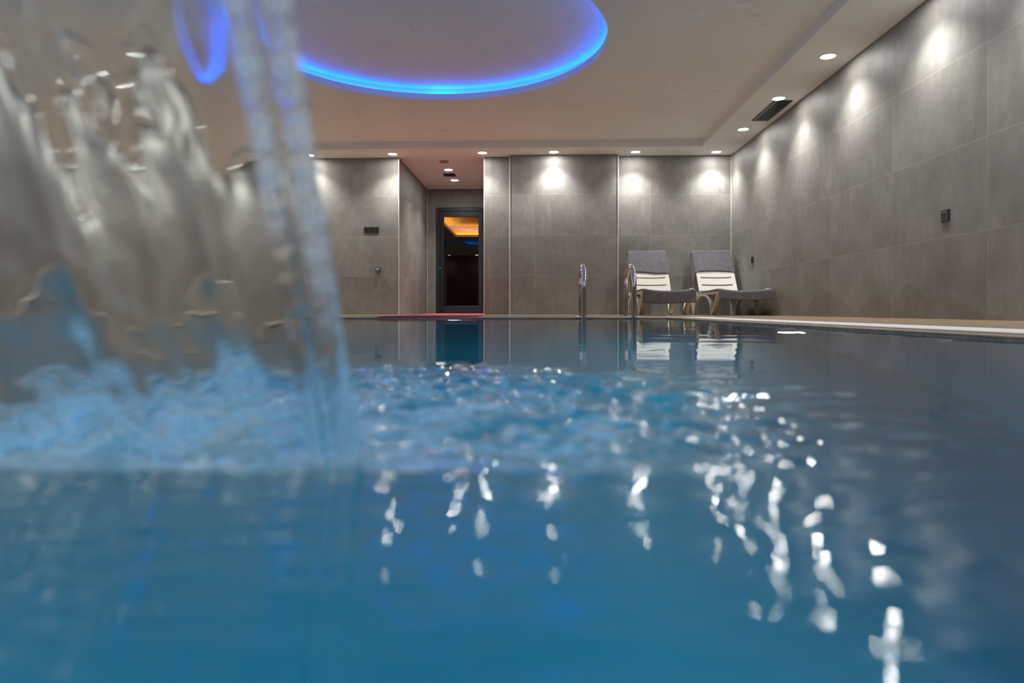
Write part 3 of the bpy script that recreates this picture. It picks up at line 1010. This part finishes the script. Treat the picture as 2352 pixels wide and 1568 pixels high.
def seat_towel(loc, label, seed, hang, shift, length=1.12, flare=0.0):
    nu, nv = 60, 110
    u = np.linspace(-1, 1, nu); v = np.linspace(0, 1, nv)
    P = np.zeros((nu, nv, 3))
    wr = fbm2(*np.meshgrid(u * 0.3, v * 1.2, indexing='ij'), seed)
    hw_ = 0.330
    for i, a in enumerate(u):
        x = a * hw_ + shift
        ax = abs(x)
        for j, b in enumerate(v):
            h_ = hang * (1 + 0.08 * math.sin(2.4 * a + seed) + flare * a)
            s = b * (length + h_)
            rise = 0.327 - 0.026 * (1 - min(ax / 0.30, 1) ** 2)     # resting on rails, hollow between
            over = max(ax - 0.316, 0)
            xx = x if over == 0 else math.copysign(0.316 + over * 0.35, x)
            zz = rise - over * 0.9
            if s < h_:                              # hanging over the foot end
                k = h_ - s
                p = Vector((xx * (1 + 0.05 * k), -0.028 - 0.02 * k / 0.15 + 0.010 * wr[i, j], zz - 0.012 - k))
            else:
                yy = s - h_ - 0.022
                fold = 0.5 * 0.02 * max(0, 1 - (s - h_) / 0.03)
                sag = 0.018 * math.exp(-((yy - 0.55) / 0.35) ** 2)
                p = Vector((xx, yy, zz - fold - sag * 0.4 + 0.0025 * wr[i, j]))
            P[i, j] = p
    return cloth('towel', P, label, 'towels over the loungers', loc)

L1 = (1.615, 8.38, 0.0)
L2 = (2.530, 8.36, 0.0)
lo1 = make_lounger()
lo1.location = L1
tag(lo1, 'white resin sun lounger behind the pool ladder, left of the pair', 'sun lounger', 'sun loungers')
lo2 = copy_tree(lo1)
lo2.location = L2
lo2['label'] = 'white resin sun lounger in the corner against the right wall'
back_towel(L1, 'charcoal towel hung over the backrest of the lounger behind the ladder', 3, 2.2, 0.9, 0.385)
back_towel(L2, 'charcoal towel hung over the backrest of the corner lounger', 8, 2.6, 0.8, 0.365)
seat_towel(L1, 'charcoal towel over the seat of the lounger behind the ladder, hanging deep at the foot', 4, 0.150, 0.012, flare=0.06)
seat_towel(L2, 'charcoal towel over the seat of the corner lounger, short hang at the foot', 12, 0.105, 0.0, flare=-0.05)

# ------------------------------------------------------------------ red mat
bm = bmesh.new()
L_ = 6.3
nseg = 24
prof = []
for k in range(nseg + 1):
    y = L_ * k / nseg
    z = 0.010 + 0.0012 * math.sin(k * 1.7)
    prof.append((y, z))
rows = [[bm.verts.new((x, y, z_)) for x, z_ in ((-0.44, 0.004), (-0.432, z), (0.432, z), (0.44, 0.004))] for y, z in prof]
for a, b in zip(rows[:-1], rows[1:]):
    for i in range(3): bm.faces.new((a[i], a[i + 1], b[i + 1], b[i]))
    bm.faces.new((a[3], a[0], b[0], b[3]))
bm.faces.new(rows[0]); bm.faces.new(rows[-1][::-1])
mt = obj('floor_mat', bm, M['red_mat'], None)
mt.location = (-0.95, 5.98, 0)
mt.rotation_euler = (0, 0, math.radians(3.75))
tag(mt, 'long red runner mat leading from the pool edge to the glass door', 'mat')

# ------------------------------------------------------------------ sockets, switches, vents, detector
def socket(name, label, cat, loc, rz, n, w_=0.081, knob=None):
    t = empty(name, loc, (0, 0, rz))     # faces local -Y, origin on the wall
    bm = bmesh.new()
    tw = w_ + (n - 1) * 0.071
    bx(bm, -tw / 2, tw / 2, -0.011, 0, -0.0425, 0.0425, 0.003)
    obj('cover_frame', bm, M['black'] if knob != 'grey' else M['grey_plastic'], t)
    for k in range(n):
        cx_ = (k - (n - 1) / 2) * 0.071
        bm = bmesh.new()
        if knob == 'grey':
            lathe(bm, [(0.026, -0.010), (0.026, -0.030), (0.021, -0.036), (0.005, -0.037)], 24, 'y', (cx_, 0, 0))
            ins = obj('rotary_knob', bm, M['silver'], t, True)
        elif knob == 'switch':
            bx(bm, cx_ - 0.0225, cx_ + 0.0225, -0.013, -0.009, -0.028, 0.028, 0.0015)
            ins = obj('rocker_surround', bm, M['surround'], t)
            bm = bmesh.new()
            bx(bm, cx_ - 0.018, cx_ + 0.018, -0.017, -0.012, -0.0235, 0.0235, 0.002)
            obj('rocker', bm, M['black'], ins)
        else:
            bx(bm, cx_ - 0.027, cx_ + 0.027, -0.014, -0.009, -0.027, 0.027, 0.003)
            ins = obj('socket_insert', bm, M['black_matte'], t)
            bm = bmesh.new()
            lathe(bm, [(0.019, -0.0138), (0.019, -0.0150), (0.016, -0.0150), (0.016, -0.0138)], 20, 'y', (cx_, 0, 0))
            obj('socket_ring', bm, M['black'], ins, True)
    return tag(t, label, cat)
socket('wall_socket', 'black triple socket plate on the back wall left of the alcove', 'socket', (-2.468, YB, 1.274), 0, 3)
socket('wall_switch', 'small grey plate with round silver knob below the triple socket', 'switch', (-2.37, YB, 0.675), 0, 1, 0.081, 'grey')
socket('wall_switch', 'black switch with silver surround on the right wall near the viewer', 'switch', (XR, 4.905, 0.727), -PI / 2, 1, 0.09, 'switch')
socket('wall_socket', 'tiny black socket on the right wall above the corner lounger', 'socket', (XR, 9.195, 0.735), -PI / 2, 1)

def vent(label, x0, x1, y0, y1, n, side):
    t = empty('air_vent', ((x0 + x1) / 2, (y0 + y1) / 2, ZS))
    a, b = (x1 - x0) / 2, (y1 - y0) / 2
    bm = bmesh.new()
    f = 0.016
    bx(bm, -a, -a + f, -b, b, -0.010, -0.0005, 0.002)
    bx(bm, a - f, a, -b, b, -0.010, -0.0005, 0.002)
    bx(bm, -a + f, a - f, -b, -b + f, -0.010, -0.0005, 0.002)
    bx(bm, -a + f, a - f, b - f, b, -0.010, -0.0005, 0.002)
    obj('vent_frame', bm, M['vent'], t)
    bm = bmesh.new()
    bx(bm, -a + f, a - f, -b + f, b - f, -0.002, -0.0005)
    obj('vent_back', bm, M['black_matte'], t)
    for k in range(n):
        bm = bmesh.new()
        x = -a + f + (k + 0.5) * (2 * a - 2 * f) / n
        w2 = (2 * a - 2 * f) / n * 0.30
        bx(bm, x - w2, x + w2, -b + f, b - f, -0.009, -0.0025)
        obj('vent_blade', bm, M['vent_light'] if (k == 0 and side) else M['vent'], t)
    return tag(t, label, 'vent')
vent('black slotted air vent between two downlights on the right soffit', 2.60, 2.80, 7.55, 8.33, 8, True)
vent('small black air vent in the alcove ceiling between its two downlights', -1.56, -1.36, 11.38, 11.60, 5, False)
det = empty('smoke_detector', (-1.41, 10.45, ZS))
tag(det, 'small grey disc detector in the alcove ceiling', 'smoke detector')
bm = bmesh.new()
lathe(bm, [(0.075, -0.0005), (0.075, -0.010), (0.060, -0.022), (0.02, -0.026)], 28)
obj('housing', bm, simple('detector_grey', (0.30, 0.27, 0.26), 0.6), det, True)
